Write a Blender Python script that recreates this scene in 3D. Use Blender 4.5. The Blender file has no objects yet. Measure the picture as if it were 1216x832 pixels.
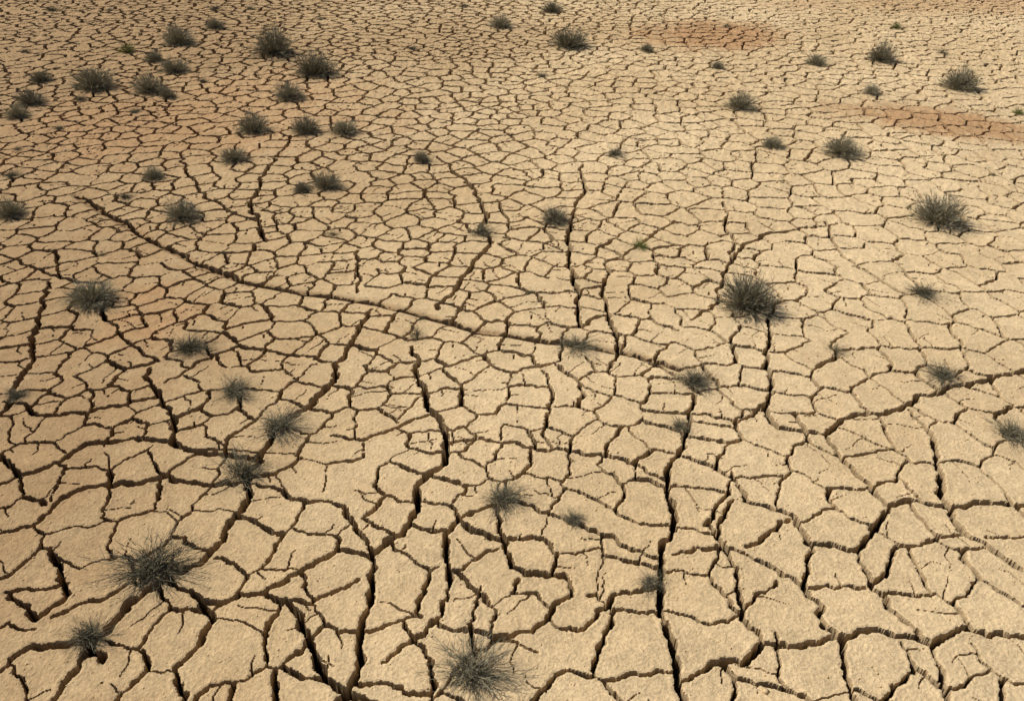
import bpy, math, random, time
import numpy as np
from mathutils import Vector, geometry
T0=time.time()
rng=np.random.default_rng(7); random.seed(7)
# ---------------------------------------------------------------- camera
H=4.0; PITCH=math.radians(33.27); FPX=954.0
sc=bpy.context.scene
cam=bpy.data.cameras.new("camera"); co=bpy.data.objects.new("camera",cam); sc.collection.objects.link(co)
co.location=(0,0,H); co.rotation_euler=(math.pi/2-PITCH,0,0)
cam.sensor_width=36; cam.lens=36*FPX/1216; cam.clip_end=6000; sc.camera=co
# ground survey: a measurement in the photograph -> fixed place on the level ground (metres)
def gp(x,y,z=0.0):
    u=(x-608)/FPX; v=(y-416)/FPX
    dy=math.cos(PITCH)-v*math.sin(PITCH); dz=-math.sin(PITCH)-v*math.cos(PITCH)
    t=(H-z)/(-dz); return (u*t,dy*t)
# ---------------------------------------------------------------- noise
TAB=rng.random((256,256)).astype(np.float32)
def vnoise(x,y,sx=0,sy=0):
    xi=np.floor(x).astype(np.int64); yi=np.floor(y).astype(np.int64)
    fx=(x-xi); fy=(y-yi); fx=fx*fx*(3-2*fx); fy=fy*fy*(3-2*fy)
    a=(xi+sx)&255; b=(yi+sy)&255; a1=(a+1)&255; b1=(b+1)&255
    r=(TAB[a,b]*(1-fx)+TAB[a1,b]*fx)*(1-fy)+(TAB[a,b1]*(1-fx)+TAB[a1,b1]*fx)*fy
    return r*2-1
def fbm(x,y,o=3,s=0):
    r=0; a=1.0; t=0
    for i in range(o):
        ca,sa=math.cos(0.6+i),math.sin(0.6+i)
        r=r+a*vnoise((x*ca-y*sa)*2**i+13.7*i,(x*sa+y*ca)*2**i-7.1*i,s+31*i,s*3+17*i); t+=a; a*=.5
    return r/t
# ---------------------------------------------------------------- main cracks (half width, points)
PR=[
(.020,[(90,232),(130,252),(180,285),(235,312),(290,333),(350,347),(410,352),(450,360),(500,377),(550,390),(600,400),(650,407),(700,412),(750,420),(805,438)]),
(.023,[(443,365),(425,395),(405,425),(395,450),(370,480),(335,505),(305,540),(298,575),(290,610),(265,645),(240,672),(200,692),(160,715),(135,745),(110,770),(85,805),(60,832)]),
(.022,[(487,410),(492,440),(505,465),(520,490),(527,520),(525,548),(505,570),(490,600),(478,635),(440,660)]),
(.022,[(345,160),(318,200),(298,235),(301,262),(315,287)]),
(.018,[(425,298),(428,345)]),
(.022,[(520,185),(560,222),(574,255),(580,290),(560,315),(545,340),(515,370)]),
(.022,[(690,195),(692,225),(680,260),(672,300),(683,345),(685,385)]),
(.020,[(720,308),(717,345),(725,380),(733,415)]),
(.018,[(800,262),(760,290),(722,310)]),
(.019,[(1000,265),(960,270),(915,275),(880,290),(868,310)]),
(.020,[(918,360),(915,405),(912,440),(913,480),(930,508),(983,517),(1000,497),(1060,485),(1110,470),(1160,455),(1216,437),(1260,425)]),
(.020,[(983,517),(1010,550),(1030,580),(1053,603),(1090,600),(1150,600),(1216,602)]),
(.019,[(1082,487),(1108,520),(1118,570),(1130,605),(1150,640),(1190,665),(1240,690)]),
(.019,[(822,470),(820,500),(810,530),(800,580),(797,625),(790,655),(785,700),(780,730),(795,770),(802,800),(812,850)]),
(.019,[(590,600),(560,612),(530,640),(532,665),(536,690)]),
(.015,[(600,592),(640,605),(690,622),(740,642),(788,662)]),
(.016,[(594,605),(596,640),(607,672),(665,685),(675,702),(655,735)]),
(.016,[(655,735),(690,745),(730,712),(785,690)]),
(.019,[(180,437),(190,470),(203,492),(215,528)]),
(.020,[(-20,585),(50,560),(100,532),(160,520),(212,530),(262,540),(302,548)]),
(.021,[(60,332),(45,385),(35,430),(10,480),(-20,510)]),
(.018,[(0,300),(60,325),(120,335)]),
(.019,[(-20,640),(40,625),(80,590),(130,575),(200,570),(260,575),(298,575)]),
(.020,[(440,662),(442,720),(432,785),(405,832),(395,860)]),
(.019,[(315,705),(345,735),(370,775),(405,815),(450,835)]),
(.017,[(250,735),(240,715),(315,705),(350,680),(395,655),(437,662)]),
(.018,[(0,700),(50,735),(75,700),(60,650)]),
(.020,[(0,800),(40,770),(100,765),(120,790)]),
(.016,[(450,790),(500,760),(520,735),(600,750),(650,738)]),
(.017,[(960,640),(962,690),(985,740),(1000,790),(1010,860)]),
(.017,[(1020,650),(1035,690),(1055,725),(1098,762),(1140,745),(1216,752),(1260,755)]),
(.017,[(870,560),(882,598),(940,612),(962,642),(1020,650),(1056,605)]),
(.017,[(802,800),(850,790),(890,785),(912,766),(990,762),(1045,752),(1098,762)]),
(.015,[(800,655),(850,650),(900,665),(930,680),(962,690)]),
(.015,[(525,525),(570,522),(620,535),(690,532),(740,545),(800,575)]),
(.014,[(640,440),(655,470),(650,505),(650,530)]),
(.014,[(395,515),(440,520),(470,505),(515,490)]),
(.016,[(200,455),(240,430),(290,410),(330,420),(400,430)]),
(.015,[(1150,640),(1110,650),(1060,655),(1035,690)]),
(.014,[(820,500),(870,510),(912,480)]),
(.015,[(735,415),(780,435),(830,470)]),
(.018,[(215,180),(225,210),(245,235),(300,262)]),
(.016,[(600,280),(650,290),(672,300)]),
(.015,[(1098,762),(1110,800),(1130,850)]),
(.015,[(870,560),(840,620),(870,680),(885,730),(912,766)]),
(.017,[(985,262),(1000,300),(1040,330),(1080,350)]),
(.017,[(860,240),(868,280),(868,310),(850,350),(820,380)]),
(.017,[(0,480),(50,492),(105,490),(190,470)]),
(.016,[(120,335),(125,380),(185,430)]),
(.016,[(200,690),(240,715),(250,735),(215,790),(220,840)]),
(.015,[(298,575),(345,590),(405,600),(440,660)]),
(.015,[(536,690),(520,735)]),
(.014,[(570,690),(560,740),(568,790)]),
(.014,[(1056,605),(1020,650)]),
]
PR=[(w,[gp(*p) for p in pts]) for w,pts in PR]
# ---------------------------------------------------------------- shrubs (centre, width, kind)
SH=[(209,40,42,'d'),(255,28,25,'d'),(323,47,58,'d'),(372,73,52,'d'),(108,88,55,'d'),(46,87,30,'d'),(32,112,38,'d'),(18,130,30,'d'),
(175,96,45,'d'),(205,75,36,'d'),(150,55,26,'g'),(182,66,24,'d'),(197,108,24,'d'),(342,105,40,'d'),(299,143,42,'d'),(362,144,42,'d'),(408,147,36,'d'),
(276,180,36,'d'),(181,203,28,'d'),(214,246,46,'d'),(500,184,24,'d'),(386,211,38,'d'),(358,219,26,'d'),(148,231,22,'t'),(8,245,40,'d'),
(395,275,26,'y'),(594,23,30,'d'),(676,39,50,'d'),(655,6,26,'d'),(768,55,18,'d'),(643,88,16,'t'),(550,6,14,'t'),(490,57,14,'t'),
(570,272,36,'t'),(659,252,38,'d'),(730,180,26,'t'),(760,287,26,'g'),(853,75,18,'d'),(881,118,38,'d'),(919,166,30,'d'),(970,68,28,'d'),
(1002,168,50,'d'),(1049,60,40,'d'),(1036,104,24,'d'),(1143,92,44,'d'),(1120,243,72,'d'),(891,344,78,'d'),(1097,341,46,'t'),(1122,440,50,'t'),
(993,412,36,'y'),(1204,510,56,'t'),(826,447,54,'t'),(808,502,30,'t'),(684,405,52,'t'),(628,345,24,'y'),(494,393,38,'y'),(498,376,24,'y'),
(224,407,58,'t'),(105,343,60,'d'),(277,458,56,'t'),(330,500,64,'t'),(286,553,78,'t'),(180,667,104,'t'),(104,750,62,'t'),(597,587,62,'t'),
(681,614,34,'t'),(773,688,40,'t'),(560,790,100,'t'),(20,468,34,'t'),(12,205,22,'t'),(95,115,20,'t'),(255,10,18,'t'),(1120,62,16,'t'),(1210,130,16,'g'),
(1065,30,16,'g'),(862,30,14,'t'),(160,130,18,'t'),(608,158,12,'y'),(62,12,20,'t'),(297,10,16,'t'),(120,300,18,'y'),(448,135,12,'y'),(700,100,10,'y'),(1180,205,14,'y'),(840,330,16,'y'),
(30,60,14,'t'),(130,12,12,'t'),(380,22,12,'t'),(440,90,10,'y'),(540,120,10,'y'),(800,150,10,'y'),(240,95,14,'t'),(70,150,14,'t'),(20,175,14,'t'),(930,215,10,'y')]
shr=[]
for x,y,w,k in SH:
    px=(y+210)*math.cos(PITCH)/H; r=w/px/2*{'d':1.10,'g':1.1,'t':1.2,'y':1.2}[k]; h=r*{'d':1.15,'g':1.0,'t':.65,'y':.5}[k]
    X,Y=gp(x,y,h*.45); shr.append((X,Y,r,k))
# ---------------------------------------------------------------- crack network
def size(x,y):
    s=.39+.07*vnoise(np.float64(x*.45+9),np.float64(y*.45))
    s-=.09*math.exp(-((x+2.6)**2+(y-6.5)**2)/6.0)
    s+=.11*min(1,max(0,(5.2-y)/1.8))
    return float(s)
C=.3; buck={}
seeds=[];meta=[]
def near(x,y,r):
    ix,iy=int(math.floor(x/C)),int(math.floor(y/C)); n=int(r/C)+1
    for a in range(ix-n,ix+n+1):
        for b in range(iy-n,iy+n+1):
            for i in buck.get((a,b),()):
                if (seeds[i][0]-x)**2+(seeds[i][1]-y)**2<r*r: return True
    return False
def add(x,y,m):
    buck.setdefault((int(math.floor(x/C)),int(math.floor(y/C))),[]).append(len(seeds)); seeds.append((x,y)); meta.append(m)
for k,(w,pts) in enumerate(PR):
    P=np.array(pts); L=np.r_[0,np.cumsum(np.hypot(*np.diff(P,axis=0).T))]
    s=random.uniform(.06,.14); own=[]
    while s<L[-1]:
        x=np.interp(s,L,P[:,0]); y=np.interp(s,L,P[:,1])
        x2=np.interp(s+.06,L,P[:,0])-np.interp(s-.06,L,P[:,0]); y2=np.interp(s+.06,L,P[:,1])-np.interp(s-.06,L,P[:,1])
        l=math.hypot(x2,y2)+1e-9; nx,ny=-y2/l,x2/l; z=size(x,y); o=.36*z*random.uniform(.8,1.2)
        a=(x+nx*o,y+ny*o); b=(x-nx*o,y-ny*o)
        if not near(*a,.46*z) and not near(*b,.46*z): own.append((a,b)); s+=z*random.uniform(.65,1.05)
        else: s+=.06
    for a,b in own: add(*a,(k,1)); add(*b,(k,-1))
YMIN,YMAX,UM=1.3,33.0,.86
tries=0
while tries<90000:
    tries+=1
    f=(rng.random()*((YMAX+2)**2-(YMIN+2)**2)+(YMIN+2)**2)**.5; y=f-2; x=(rng.random()*2-1)*(UM+.05)*f
    z=size(x,y)*random.uniform(.62,1.15)
    if not near(x,y,z*.86): add(x,y,(-1,0))
vv,ee,ff,ov,oe,of=geometry.delaunay_2d_cdt([Vector(s) for s in seeds],[],[],0,1e-6)
mt=[meta[o[0]] if o else (-1,0) for o in ov]
cc=[];em={}
for i,f in enumerate(ff):
    (ax,ay),(bx,by),(cx,cy)=[(vv[j].x,vv[j].y) for j in f[:3]]
    d=2*(ax*(by-cy)+bx*(cy-ay)+cx*(ay-by)); d=d if abs(d)>1e-9 else 1e-9
    ux=((ax*ax+ay*ay)*(by-cy)+(bx*bx+by*by)*(cy-ay)+(cx*cx+cy*cy)*(ay-by))/d
    uy=((ax*ax+ay*ay)*(cx-bx)+(bx*bx+by*by)*(ax-cx)+(cx*cx+cy*cy)*(bx-ax))/d
    cc.append((ux,uy))
    for a,b in ((f[0],f[1]),(f[1],f[2]),(f[2],f[0])): em.setdefault((min(a,b),max(a,b)),[]).append(i)
segs=[]
def warp(p):
    x,y=p[:,0],p[:,1]
    wx=.040*vnoise(x*3.2,y*3.2,5,9)+.022*vnoise(x*9,y*9,55,19)+.012*vnoise(x*24,y*24,75,99)
    wy=.040*vnoise(x*3.2,y*3.2,95,39)+.022*vnoise(x*9,y*9,155,119)+.012*vnoise(x*24,y*24,15,199)
    return np.stack([x+wx,y+wy],1)
def poly(p0,p1,w0,w1,jag=0):
    L=math.hypot(p1[0]-p0[0],p1[1]-p0[1]); 
    st=max(.022,.0028*(p0[1]+2)); n=max(1,min(40,int(L/st)))
    t=np.linspace(0,1,n+1)[:,None]; p=np.array(p0)*(1-t)+np.array(p1)*t
    if jag:
        o=np.cumsum(rng.normal(0,jag,n+1)); o-=np.linspace(0,1,n+1)*o[-1]; o-=o[0]*(1-t[:,0])
        nx,ny=-(p1[1]-p0[1])/L,(p1[0]-p0[0])/L
        p=p+np.stack([o*nx,o*ny],1)
    q=warp(p); w=np.linspace(w0,w1,n+1)*(1+.30*rng.normal(0,1,n+1).clip(-1.5,1.5)*(w0>.006))
    segs.append(np.column_stack([q[:-1],q[1:],w[:-1]]))
PS=np.array([(*a,*b) for w,p in PR for a,b in zip(p[:-1],p[1:])])
def pdist(x,y):
    dx=PS[:,2]-PS[:,0]; dy=PS[:,3]-PS[:,1]
    t=np.clip(((x-PS[:,0])*dx+(y-PS[:,1])*dy)/(dx*dx+dy*dy),0,1)
    return float(np.min(np.hypot(x-PS[:,0]-t*dx,y-PS[:,1]-t*dy)))
for k,(w,p) in enumerate(PR):
    for i,(a,b) in enumerate(zip(p[:-1],p[1:])):
        u0=min(1,.6+.25*i) ; poly(a,b,w*u0*random.uniform(.85,1.1),w*random.uniform(.85,1.1)*min(1,.6+.25*(len(p)-1-i)),.006)
FUR=np.array(warp(np.array(PR[0][1])))
hair=[]
for (a,b),fs in em.items():
    if len(fs)!=2: continue
    p0,p1=cc[fs[0]],cc[fs[1]]; L=math.hypot(p1[0]-p0[0],p1[1]-p0[1])
    if L<.004 or L>1.5: continue
    ma,mb=mt[a],mt[b]
    if ma[0]>=0 and ma[0]==mb[0] and ma[1]!=mb[1] and pdist((p0[0]+p1[0])/2,(p0[1]+p1[1])/2)<.09: continue
    if p0[1]<12:
        d0,d1,dm=pdist(*p0),pdist(*p1),pdist((p0[0]+p1[0])/2,(p0[1]+p1[1])/2)
        if max(d0,d1,dm)<.08: continue
    r=random.random()
    if r<.09 and L>.08: 
        if random.random()<.6: hair.append((p0,p1))
        continue
    if r<.33: w=random.uniform(.0060,.008)
    elif r<.84: w=random.uniform(.0078,.0125)
    else: w=random.uniform(.012,.018)
    w*=1+.12*min(1,max(0,(p0[1]-6)/6))
    poly(p0,p1,w,w,.005)
    if L>.10 and p0[1]<14 and random.random()<.55:      # hairline spur into a plate
        t=random.uniform(.25,.75); m=(p0[0]*(1-t)+p1[0]*t,p0[1]*(1-t)+p1[1]*t)
        sd=random.choice((-1,1)); ang=math.atan2(p1[1]-p0[1],p1[0]-p0[0])+sd*random.uniform(1.1,2.0)
        l=random.uniform(.07,.24); poly(m,(m[0]+l*math.cos(ang),m[1]+l*math.sin(ang)),random.uniform(.0038,.005),.0022,.005)
for p0,p1 in hair: poly(p0,p1,.0042,.0036,.004)
segs=np.concatenate(segs)
# ---------------------------------------------------------------- ground sheet
ST=.00142
yf=np.exp(np.arange(math.log(1.6+2),math.log(33+2),ST))-2
uf=np.arange(-UM,UM,ST)
yb=[-150,-80,-40,-20,-10,-5,-2,-.5,.3,.8,1.1,1.3,1.45,1.53]
yo=list(yf[-1]+np.array([.2,.5,1,2,3.5,6,9,14,20,30,45,70,110,170,260,420,700,1200,2000,3500]))
uo=np.array([.01,.03,.07,.13,.22,.35,.55,.9,1.5,3,6,12,20])
Y1=np.r_[yb,yf,yo]; U1=np.r_[-(UM+uo)[::-1],uf,uf[-1]+uo]
nr,nc=len(Y1),len(U1); r0=len(yb); c0=len(uo)
SY=np.maximum(Y1+2,3.3)
X=(U1[None,:]*SY[:,None]); Y=np.repeat(Y1[:,None],nc,1)
S=np.full((nr,nc),.2,np.float32); W=np.full((nr,nc),.01,np.float32)
X32=X.astype(np.float32); Y32=Y.astype(np.float32)
ly0=math.log(3.6); M=.045; nf=len(yf); nu=len(uf)
for x0,y0,x1,y1,w in segs.tolist():
    ya,ybb=(y0,y1) if y0<y1 else (y1,y0)
    if ya<1.7 or ybb>32.5: continue
    stp=ST*(ya+2); w=max(w,.70*stp) if w>.0055 else w
    m=max(M,2*stp)
    i0=int((math.log(max(ya-m+2,3.6))-ly0)/ST); i1=int((math.log(ybb+m+2)-ly0)/ST)+2
    i1=min(i1,nf)
    xa,xb=(x0,x1) if x0<x1 else (x1,x0); xa-=m; xb+=m
    lo=min(xa/(ya-m+2),xa/(ybb+m+2)); hi=max(xb/(ya-m+2),xb/(ybb+m+2))
    j0=max(0,int((lo+UM)/ST)); j1=min(nu,int((hi+UM)/ST)+2)
    if i0>=i1 or j0>=j1: continue
    sl=(slice(r0+i0,r0+i1),slice(c0+j0,c0+j1))
    px=X32[sl]-x0; py=Y32[sl]-y0; dx=x1-x0; dy=y1-y0
    t=np.clip((px*dx+py*dy)/(dx*dx+dy*dy+1e-12),0,1)
    d=np.sqrt((px-t*dx)**2+(py-t*dy)**2)-w
    s=S[sl]; k=d<s; s[k]=d[k]; W[sl][k]=w
near_=np.clip((12-Y)/8,0,1); thick=np.clip((W-.003)/.007,.15,1)
Se=S+(.0045*fbm(X*60,Y*60,2,3)*(.3+.7*near_)+.004*fbm(X*18,Y*18,2,8))*thick
Se=np.where(S>.15,.2,Se)
dep=np.minimum(.02+9.0*W,.17)
dep*=np.clip(1.1-.10*(X-.5),.65,1.15)
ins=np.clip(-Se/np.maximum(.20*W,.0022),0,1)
# old furrow (first line): broad, shallow and brown
FD=np.full(X.shape,9.,np.float32)
ri,rj=np.searchsorted(Y1,5.2),np.searchsorted(Y1,10.5)
for (x0,y0),(x1,y1) in zip(FUR[:-1],FUR[1:]):
    px=X32[ri:rj]-x0; py=Y32[ri:rj]-y0; dx=x1-x0; dy=y1-y0
    t=np.clip((px*dx+py*dy)/(dx*dx+dy*dy),0,1); FD[ri:rj]=np.minimum(FD[ri:rj],np.hypot(px-t*dx,py-t*dy))
fur=np.exp(-(FD/.042)**2)
Z=-dep*ins*(1+.25*fbm(X*22,Y*22,2,40))
Z+=-.002*np.exp(-np.maximum(Se,0)/.005)*np.clip(W/.008,.2,1.3)-.03*fur*(1-ins)
Z+=.0022*np.exp(-((Se-.016)/.010)**2)*(1-ins)*(W>.006)*near_
lump=fbm(X*17,Y*17,3,60)
grit=fbm(X*70,Y*70,2,90)
far=np.clip((Y-6)/10,0,1)
Z+=(.0020+.017*far)*lump*(1-.6*ins)+(.0022+.0015*far)*grit
Z+=.012*fbm(X*2.3,Y*2.3,2,120)+.04*fbm(X*.25,Y*.25,2,140)*np.clip((Y-3)/8,0,1)
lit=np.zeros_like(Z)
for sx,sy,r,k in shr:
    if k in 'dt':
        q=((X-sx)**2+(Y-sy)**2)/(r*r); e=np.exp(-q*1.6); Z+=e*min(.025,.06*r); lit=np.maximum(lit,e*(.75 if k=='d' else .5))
Z=np.where(np.abs(U1)[None,:]>UM+2,0,Z)
# colour
def C3(*c): return np.array(c)
def mixc(a,b,t): return a*(1-t[...,None])+b*t[...,None]
sand=C3(.60,.430,.235); pale=C3(.745,.565,.335); brown=C3(.37,.238,.120); red=C3(.46,.262,.125); crack_shade=C3(.055,.034,.019)
n1=fbm(X*.6,Y*.6,3,20); n2=fbm(X*4.5,Y*4.5,3,33); n3=fbm(X*.22+3,Y*.22,2,77)
t=np.clip(.42+.6*n1+.35*(X/(Y+2))*2-.01*(Y-4),0,1)
col=mixc(sand,pale,t)
uu=X/(Y+2)
bl=np.clip(.66*np.clip((-uu+.10)/.6,0,1)+.045*np.clip(Y-5,0,12)*np.clip(.40-uu,.0,1)+.5*n3+.40*n2-.03,0,.88)
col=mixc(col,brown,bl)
def patch(cx,cy,rx,ry,a):
    q=((X-cx)*math.cos(a)+(Y-cy)*math.sin(a))**2/rx**2+(-(X-cx)*math.sin(a)+(Y-cy)*math.cos(a))**2/ry**2
    return np.clip(1.2-q+.8*n1+.5*n2,0,1)
rp=np.maximum(.9*patch(*gp(825,42),2.4,1.6,0),.8*patch(*gp(1110,142),2.2,.7,-.5))
rp=np.maximum(rp,.5*patch(*gp(1150,5),5,1.5,0)); rp=np.maximum(rp,.55*patch(*gp(190,370),.6,.7,0)); rp=np.maximum(rp,.45*patch(*gp(250,130),3,3,0))
col=mixc(col,red,rp)
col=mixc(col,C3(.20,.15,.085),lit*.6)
col=mixc(col,C3(.28,.17,.08),fur*.85)
col=mixc(col,crack_shade,np.clip(ins*1.5,0,1)*.95)  # soil inside cracks darkened in colour to stand in for shade
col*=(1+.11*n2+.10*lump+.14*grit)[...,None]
me=bpy.data.meshes.new("cracked_ground"); N=nr*nc
me.vertices.add(N); me.vertices.foreach_set('co',np.stack([X,Y,Z],2).astype(np.float32).ravel())
I=np.arange(N,dtype=np.int32).reshape(nr,nc)
q=np.stack([I[:-1,:-1],I[:-1,1:],I[1:,1:],I[1:,:-1]],2).reshape(-1,4)
me.loops.add(q.size); me.loops.foreach_set('vertex_index',q.ravel())
me.polygons.add(len(q)); me.polygons.foreach_set('loop_start',np.arange(0,q.size,4,dtype=np.int32))
me.update(calc_edges=True); me.shade_flat()
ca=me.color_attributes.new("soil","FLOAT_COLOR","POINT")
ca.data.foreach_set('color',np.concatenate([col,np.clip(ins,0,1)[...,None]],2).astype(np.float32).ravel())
go=bpy.data.objects.new("cracked_ground",me); sc.collection.objects.link(go)
def newmat(n):
    m=bpy.data.materials.new(n); m.use_nodes=True; nt=m.node_tree; b=nt.nodes["Principled BSDF"]; b.inputs['Specular IOR Level'].default_value=.1; b.inputs['Roughness'].default_value=.95; return m,nt,b
m,nt,b=newmat("dry_mud"); N_=nt.nodes.new; Lk=nt.links.new
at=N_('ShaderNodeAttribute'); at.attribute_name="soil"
tc=N_('ShaderNodeTexCoord')
def noise(sc_,d=4,r=.6):
    n=N_('ShaderNodeTexNoise'); n.inputs['Scale'].default_value=sc_; n.inputs['Detail'].default_value=d; n.inputs['Roughness'].default_value=r; Lk(tc.outputs['Object'],n.inputs['Vector']); return n
na=noise(52,4,.85); nb=noise(13,2,.6)
mr=N_('ShaderNodeMapRange'); mr.inputs[1].default_value=.3; mr.inputs[2].default_value=.7; mr.inputs[3].default_value=.72; mr.inputs[4].default_value=1.20; Lk(na.outputs[0],mr.inputs[0])
mr2=N_('ShaderNodeMapRange'); mr2.inputs[1].default_value=.3; mr2.inputs[2].default_value=.7; mr2.inputs[3].default_value=.92; mr2.inputs[4].default_value=1.08; Lk(nb.outputs[0],mr2.inputs[0])
mu=N_('ShaderNodeMath'); mu.operation='MULTIPLY'; Lk(mr.outputs[0],mu.inputs[0]); Lk(mr2.outputs[0],mu.inputs[1])
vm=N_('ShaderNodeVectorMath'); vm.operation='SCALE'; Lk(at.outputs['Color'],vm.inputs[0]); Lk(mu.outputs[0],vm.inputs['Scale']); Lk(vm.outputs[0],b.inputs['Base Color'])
b1=N_('ShaderNodeBump'); b1.inputs['Strength'].default_value=.85; b1.inputs['Distance'].default_value=.014; Lk(na.outputs[0],b1.inputs['Height'])
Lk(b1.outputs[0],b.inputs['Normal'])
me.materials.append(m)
# ---------------------------------------------------------------- plants
def plantmat(name,c0,c1,c2):
    m,nt,b=newmat(name); N_=nt.nodes.new; Lk=nt.links.new
    a=N_('ShaderNodeAttribute'); a.attribute_name="tone"; oi=N_('ShaderNodeObjectInfo')
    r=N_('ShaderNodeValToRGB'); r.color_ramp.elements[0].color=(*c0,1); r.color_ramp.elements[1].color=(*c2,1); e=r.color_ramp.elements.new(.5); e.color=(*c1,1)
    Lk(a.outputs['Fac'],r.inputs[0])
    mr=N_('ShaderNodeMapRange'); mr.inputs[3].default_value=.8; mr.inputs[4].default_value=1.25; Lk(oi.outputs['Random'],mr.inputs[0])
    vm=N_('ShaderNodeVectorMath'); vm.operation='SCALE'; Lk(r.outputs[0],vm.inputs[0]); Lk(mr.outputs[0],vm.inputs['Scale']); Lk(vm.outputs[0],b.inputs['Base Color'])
    return m
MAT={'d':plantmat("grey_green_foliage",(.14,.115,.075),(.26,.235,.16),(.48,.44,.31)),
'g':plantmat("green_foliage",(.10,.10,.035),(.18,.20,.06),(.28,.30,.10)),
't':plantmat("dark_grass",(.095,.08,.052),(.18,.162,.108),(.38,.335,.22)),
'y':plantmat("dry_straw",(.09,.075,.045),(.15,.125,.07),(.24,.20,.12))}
def blades(base,dirs,length,width,droop,tone,nseg=3):
    n=len(base); side=np.cross(dirs,rng.normal(size=(n,3))); side/=np.linalg.norm(side,axis=1)[:,None]+1e-9
    V=[];T=[]
    for i in range(nseg+1):
        t=i/nseg; p=base+dirs*(length*t)[:,None]; p=p+side*(rng.normal(0,.035,n)*length*t)[:,None]
        p[:,2]-=droop*length*t*t
        p[:,2]=np.maximum(p[:,2],.004)
        w=(width*(1-.75*t))[:,None]/2
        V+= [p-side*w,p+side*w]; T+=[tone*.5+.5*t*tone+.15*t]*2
    V=np.stack(V,1); T=np.stack(T,1); k=2*(nseg+1)
    off=(np.arange(n)*k)[:,None]
    F=np.concatenate([off+np.array([[2*i,2*i+1,2*i+3,2*i+2]]) for i in range(nseg)],0)
    return V.reshape(-1,3),F,T.ravel()
def mk(name,parts,mat):
    V=[];F=[];T=[];o=0
    for v,f,t in parts: V.append(v);F.append(f+o);T.append(t);o+=len(v)
    V=np.concatenate(V);F=np.concatenate(F);T=np.concatenate(T)
    me=bpy.data.meshes.new(name); me.vertices.add(len(V)); me.vertices.foreach_set('co',V.astype(np.float32).ravel())
    me.loops.add(F.size); me.loops.foreach_set('vertex_index',F.astype(np.int32).ravel()); me.polygons.add(len(F)); me.polygons.foreach_set('loop_start',np.arange(0,F.size,4,dtype=np.int32)); me.update(calc_edges=True)
    a=me.attributes.new("tone","FLOAT","POINT"); a.data.foreach_set('value',np.clip(T,0,1).astype(np.float32)); me.materials.append(mat); return me
def dirs(n,zmin,zmax):
    a=rng.random(n)*2*np.pi; z=rng.uniform(zmin,zmax,n); r=np.sqrt(np.maximum(0,1-z*z)); return np.stack([r*np.cos(a),r*np.sin(a),z],1)
def shrub_mesh(kind,seed):
    P=[]
    if kind in 'dg':   # unit-radius dome of fine twigs
        n=430 if kind=='d' else 220
        d=dirs(n,.02,1); lob=.88+.18*vnoise(d[:,0]*2.2+seed*7,d[:,1]*2.2+seed*3)+.10*vnoise(d[:,0]*6+seed,d[:,1]*6)
        L=lob*rng.uniform(.7,1.03,n); b=np.zeros((n,3)); b[:,:2]=rng.normal(0,.10,(n,2))
        sq=np.array([1,1,1.15]); d2=d*sq
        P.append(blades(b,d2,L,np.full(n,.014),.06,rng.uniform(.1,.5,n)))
        for k in range(9):
            f=rng.uniform(.35,.95,n); bb=b+d2*(L*f)[:,None]; bb[:,2]-=.06*L*f*f; bb[:,2]=np.maximum(bb[:,2],.01)
            dd=d+rng.normal(0,.35,(n,3)); dd[:,2]+=.3; dd/=np.linalg.norm(dd,axis=1)[:,None]
            P.append(blades(bb,dd,rng.uniform(.07,.20,n)*lob,np.full(n,.013),.02,rng.uniform(.25,1,n),2))
    else:
        n={'t':270,'y':120}[kind]
        d=dirs(n,.10,1); d[:,2]*=.85; az=np.arctan2(d[:,1],d[:,0])
        lob=.80+.35*vnoise(np.cos(az)*2.2+seed*5,np.sin(az)*2.2+seed*9)
        L=lob*np.where(rng.random(n)<.25,rng.uniform(.9,1.35,n),rng.uniform(.35,.95,n)); b=np.zeros((n,3)); b[:,:2]=rng.normal(0,.12,(n,2))
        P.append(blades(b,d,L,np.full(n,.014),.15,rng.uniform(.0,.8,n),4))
        for k in range(4 if kind=='t' else 2):
            f=rng.uniform(.15,.8,n); bb=b+d*(L*f)[:,None]; bb[:,2]=np.maximum(bb[:,2]-.15*L*f*f,.008)
            dd=d+rng.normal(0,.5,(n,3)); dd[:,2]=np.abs(dd[:,2])*.8; dd/=np.linalg.norm(dd,axis=1)[:,None]
            P.append(blades(bb,dd,rng.uniform(.10,.28,n)*L,np.full(n,.011),.1,rng.uniform(.1,.9,n),2))
    return P
NM={'d':'desert_shrub','g':'green_shrub','t':'grass_tuft','y':'dry_grass_tuft'}
MS={k:[mk(NM[k],shrub_mesh(k,i+1),MAT[k]) for i in range({'d':6,'g':2,'t':7,'y':3}[k])] for k in NM}
for i,(x,y,r,k) in enumerate(shr):
    o=bpy.data.objects.new(NM[k],MS[k][i%len(MS[k])]); sc.collection.objects.link(o)
    j=int(np.searchsorted(Y1,y)); c=int(np.clip(np.searchsorted(U1,x/(y+2)),1,nc-2)); z=float(np.median(Z[j-3:j+4,max(0,c-3):c+4]))
    o.location=(x,y,max(z,-.01)-.004); s=r*1.06; o.scale=(s*random.uniform(.93,1.08),s*random.uniform(.93,1.08),s*random.uniform(.85,1.05)); o.rotation_euler=(0,0,random.uniform(0,6.28))
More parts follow.
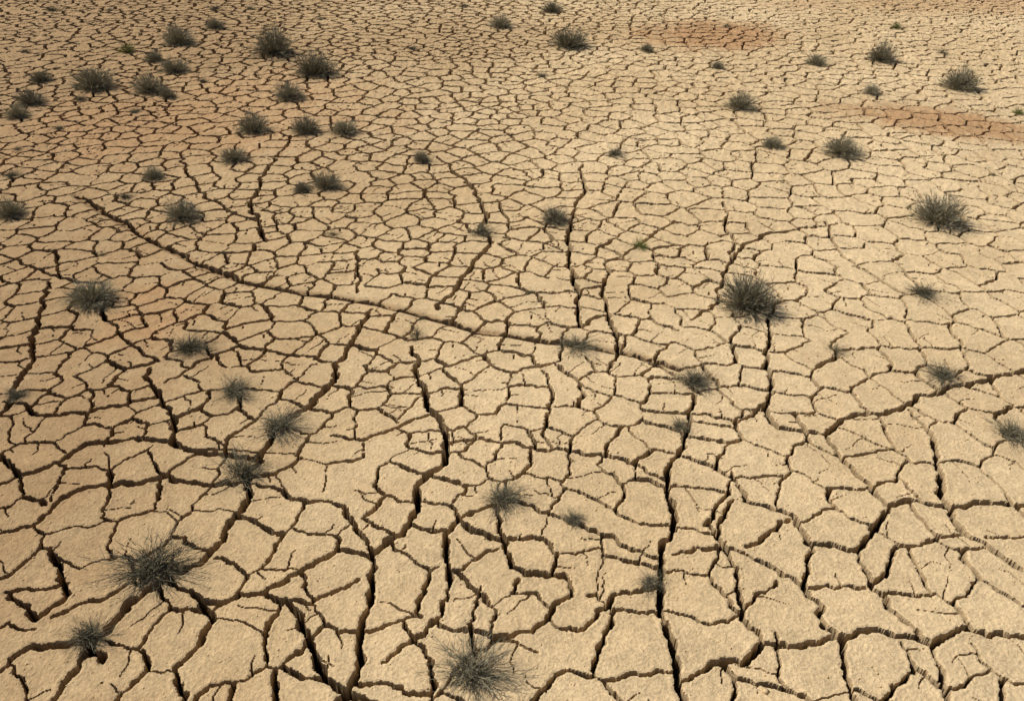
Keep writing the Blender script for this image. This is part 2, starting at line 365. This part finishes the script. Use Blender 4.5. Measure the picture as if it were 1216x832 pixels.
# ---------------------------------------------------------------- clods of dry soil: one mesh
def clods(n):
    f=(rng.random(n)*((26+2)**2-(2+2)**2)+16)**.5; f=np.where(rng.random(n)<.5,rng.uniform(4,14,n),f); y=f-2; x=(rng.random(n)*2-1)*.8*f
    base=np.array([(1,0,0),(-1,0,0),(0,1,0),(0,-1,0),(0,0,1),(0,0,-1)],float)
    tri=np.array([(0,2,4),(2,1,4),(1,3,4),(3,0,4),(2,0,5),(1,2,5),(3,1,5),(0,3,5)])
    r=rng.gamma(1.5,.0018,n)+.002+.0006*y
    v=base[None]*rng.uniform(.6,1.2,(n,6,1))+rng.normal(0,.15,(n,6,3)); v*=r[:,None,None]; v[:,:,2]*=.6
    ji=np.clip(np.searchsorted(Y1,y),0,nr-1); ci=np.clip(np.searchsorted(U1,x/(y+2)),0,nc-1); z=Z[ji,ci]
    v[:,:,0]+=x[:,None]; v[:,:,1]+=y[:,None]; v[:,:,2]+=(z+r*.1)[:,None]
    F=(np.arange(n)*6)[:,None,None]+tri[None]
    me=bpy.data.meshes.new("soil_clods"); me.vertices.add(n*6); me.vertices.foreach_set('co',v.astype(np.float32).ravel())
    me.loops.add(F.size); me.loops.foreach_set('vertex_index',F.astype(np.int32).ravel()); me.polygons.add(n*8); me.polygons.foreach_set('loop_start',np.arange(0,F.size,3,dtype=np.int32)); me.update(calc_edges=True)
    m,nt,b=newmat("clod_soil")
    nn=nt.nodes.new('ShaderNodeTexNoise'); nn.inputs['Scale'].default_value=3; rr=nt.nodes.new('ShaderNodeValToRGB'); rr.color_ramp.elements[0].color=(.40,.27,.14,1); rr.color_ramp.elements[1].color=(.68,.5,.28,1)
    nt.links.new(nn.outputs[0],rr.inputs[0]); nt.links.new(rr.outputs[0],b.inputs['Base Color'])
    me.materials.append(m); o=bpy.data.objects.new("soil_clods",me); sc.collection.objects.link(o)
clods(14000)
# ---------------------------------------------------------------- light
EL=math.radians(49); dsh=Vector((1,-.42,0)).normalized()
D=Vector((dsh.x*math.cos(EL),dsh.y*math.cos(EL),-math.sin(EL)))
su=bpy.data.lights.new("sun","SUN"); su.energy=5.0; su.angle=math.radians(.5); su.color=(1,.95,.86)
so=bpy.data.objects.new("sun",su); so.rotation_euler=D.to_track_quat('-Z','Y').to_euler(); so.location=(0,0,20); sc.collection.objects.link(so)
w=bpy.data.worlds.new("World"); sc.world=w; w.use_nodes=True; nt=w.node_tree
sk=nt.nodes.new('ShaderNodeTexSky'); sk.sky_type='NISHITA'; sk.sun_disc=False; sk.sun_elevation=EL; sk.sun_rotation=math.atan2(-D.x,-D.y)
nt.links.new(sk.outputs[0],nt.nodes['Background'].inputs[0]); nt.nodes['Background'].inputs[1].default_value=.06
sc.view_settings.view_transform='Standard'; sc.view_settings.look='None'; sc.view_settings.exposure=0
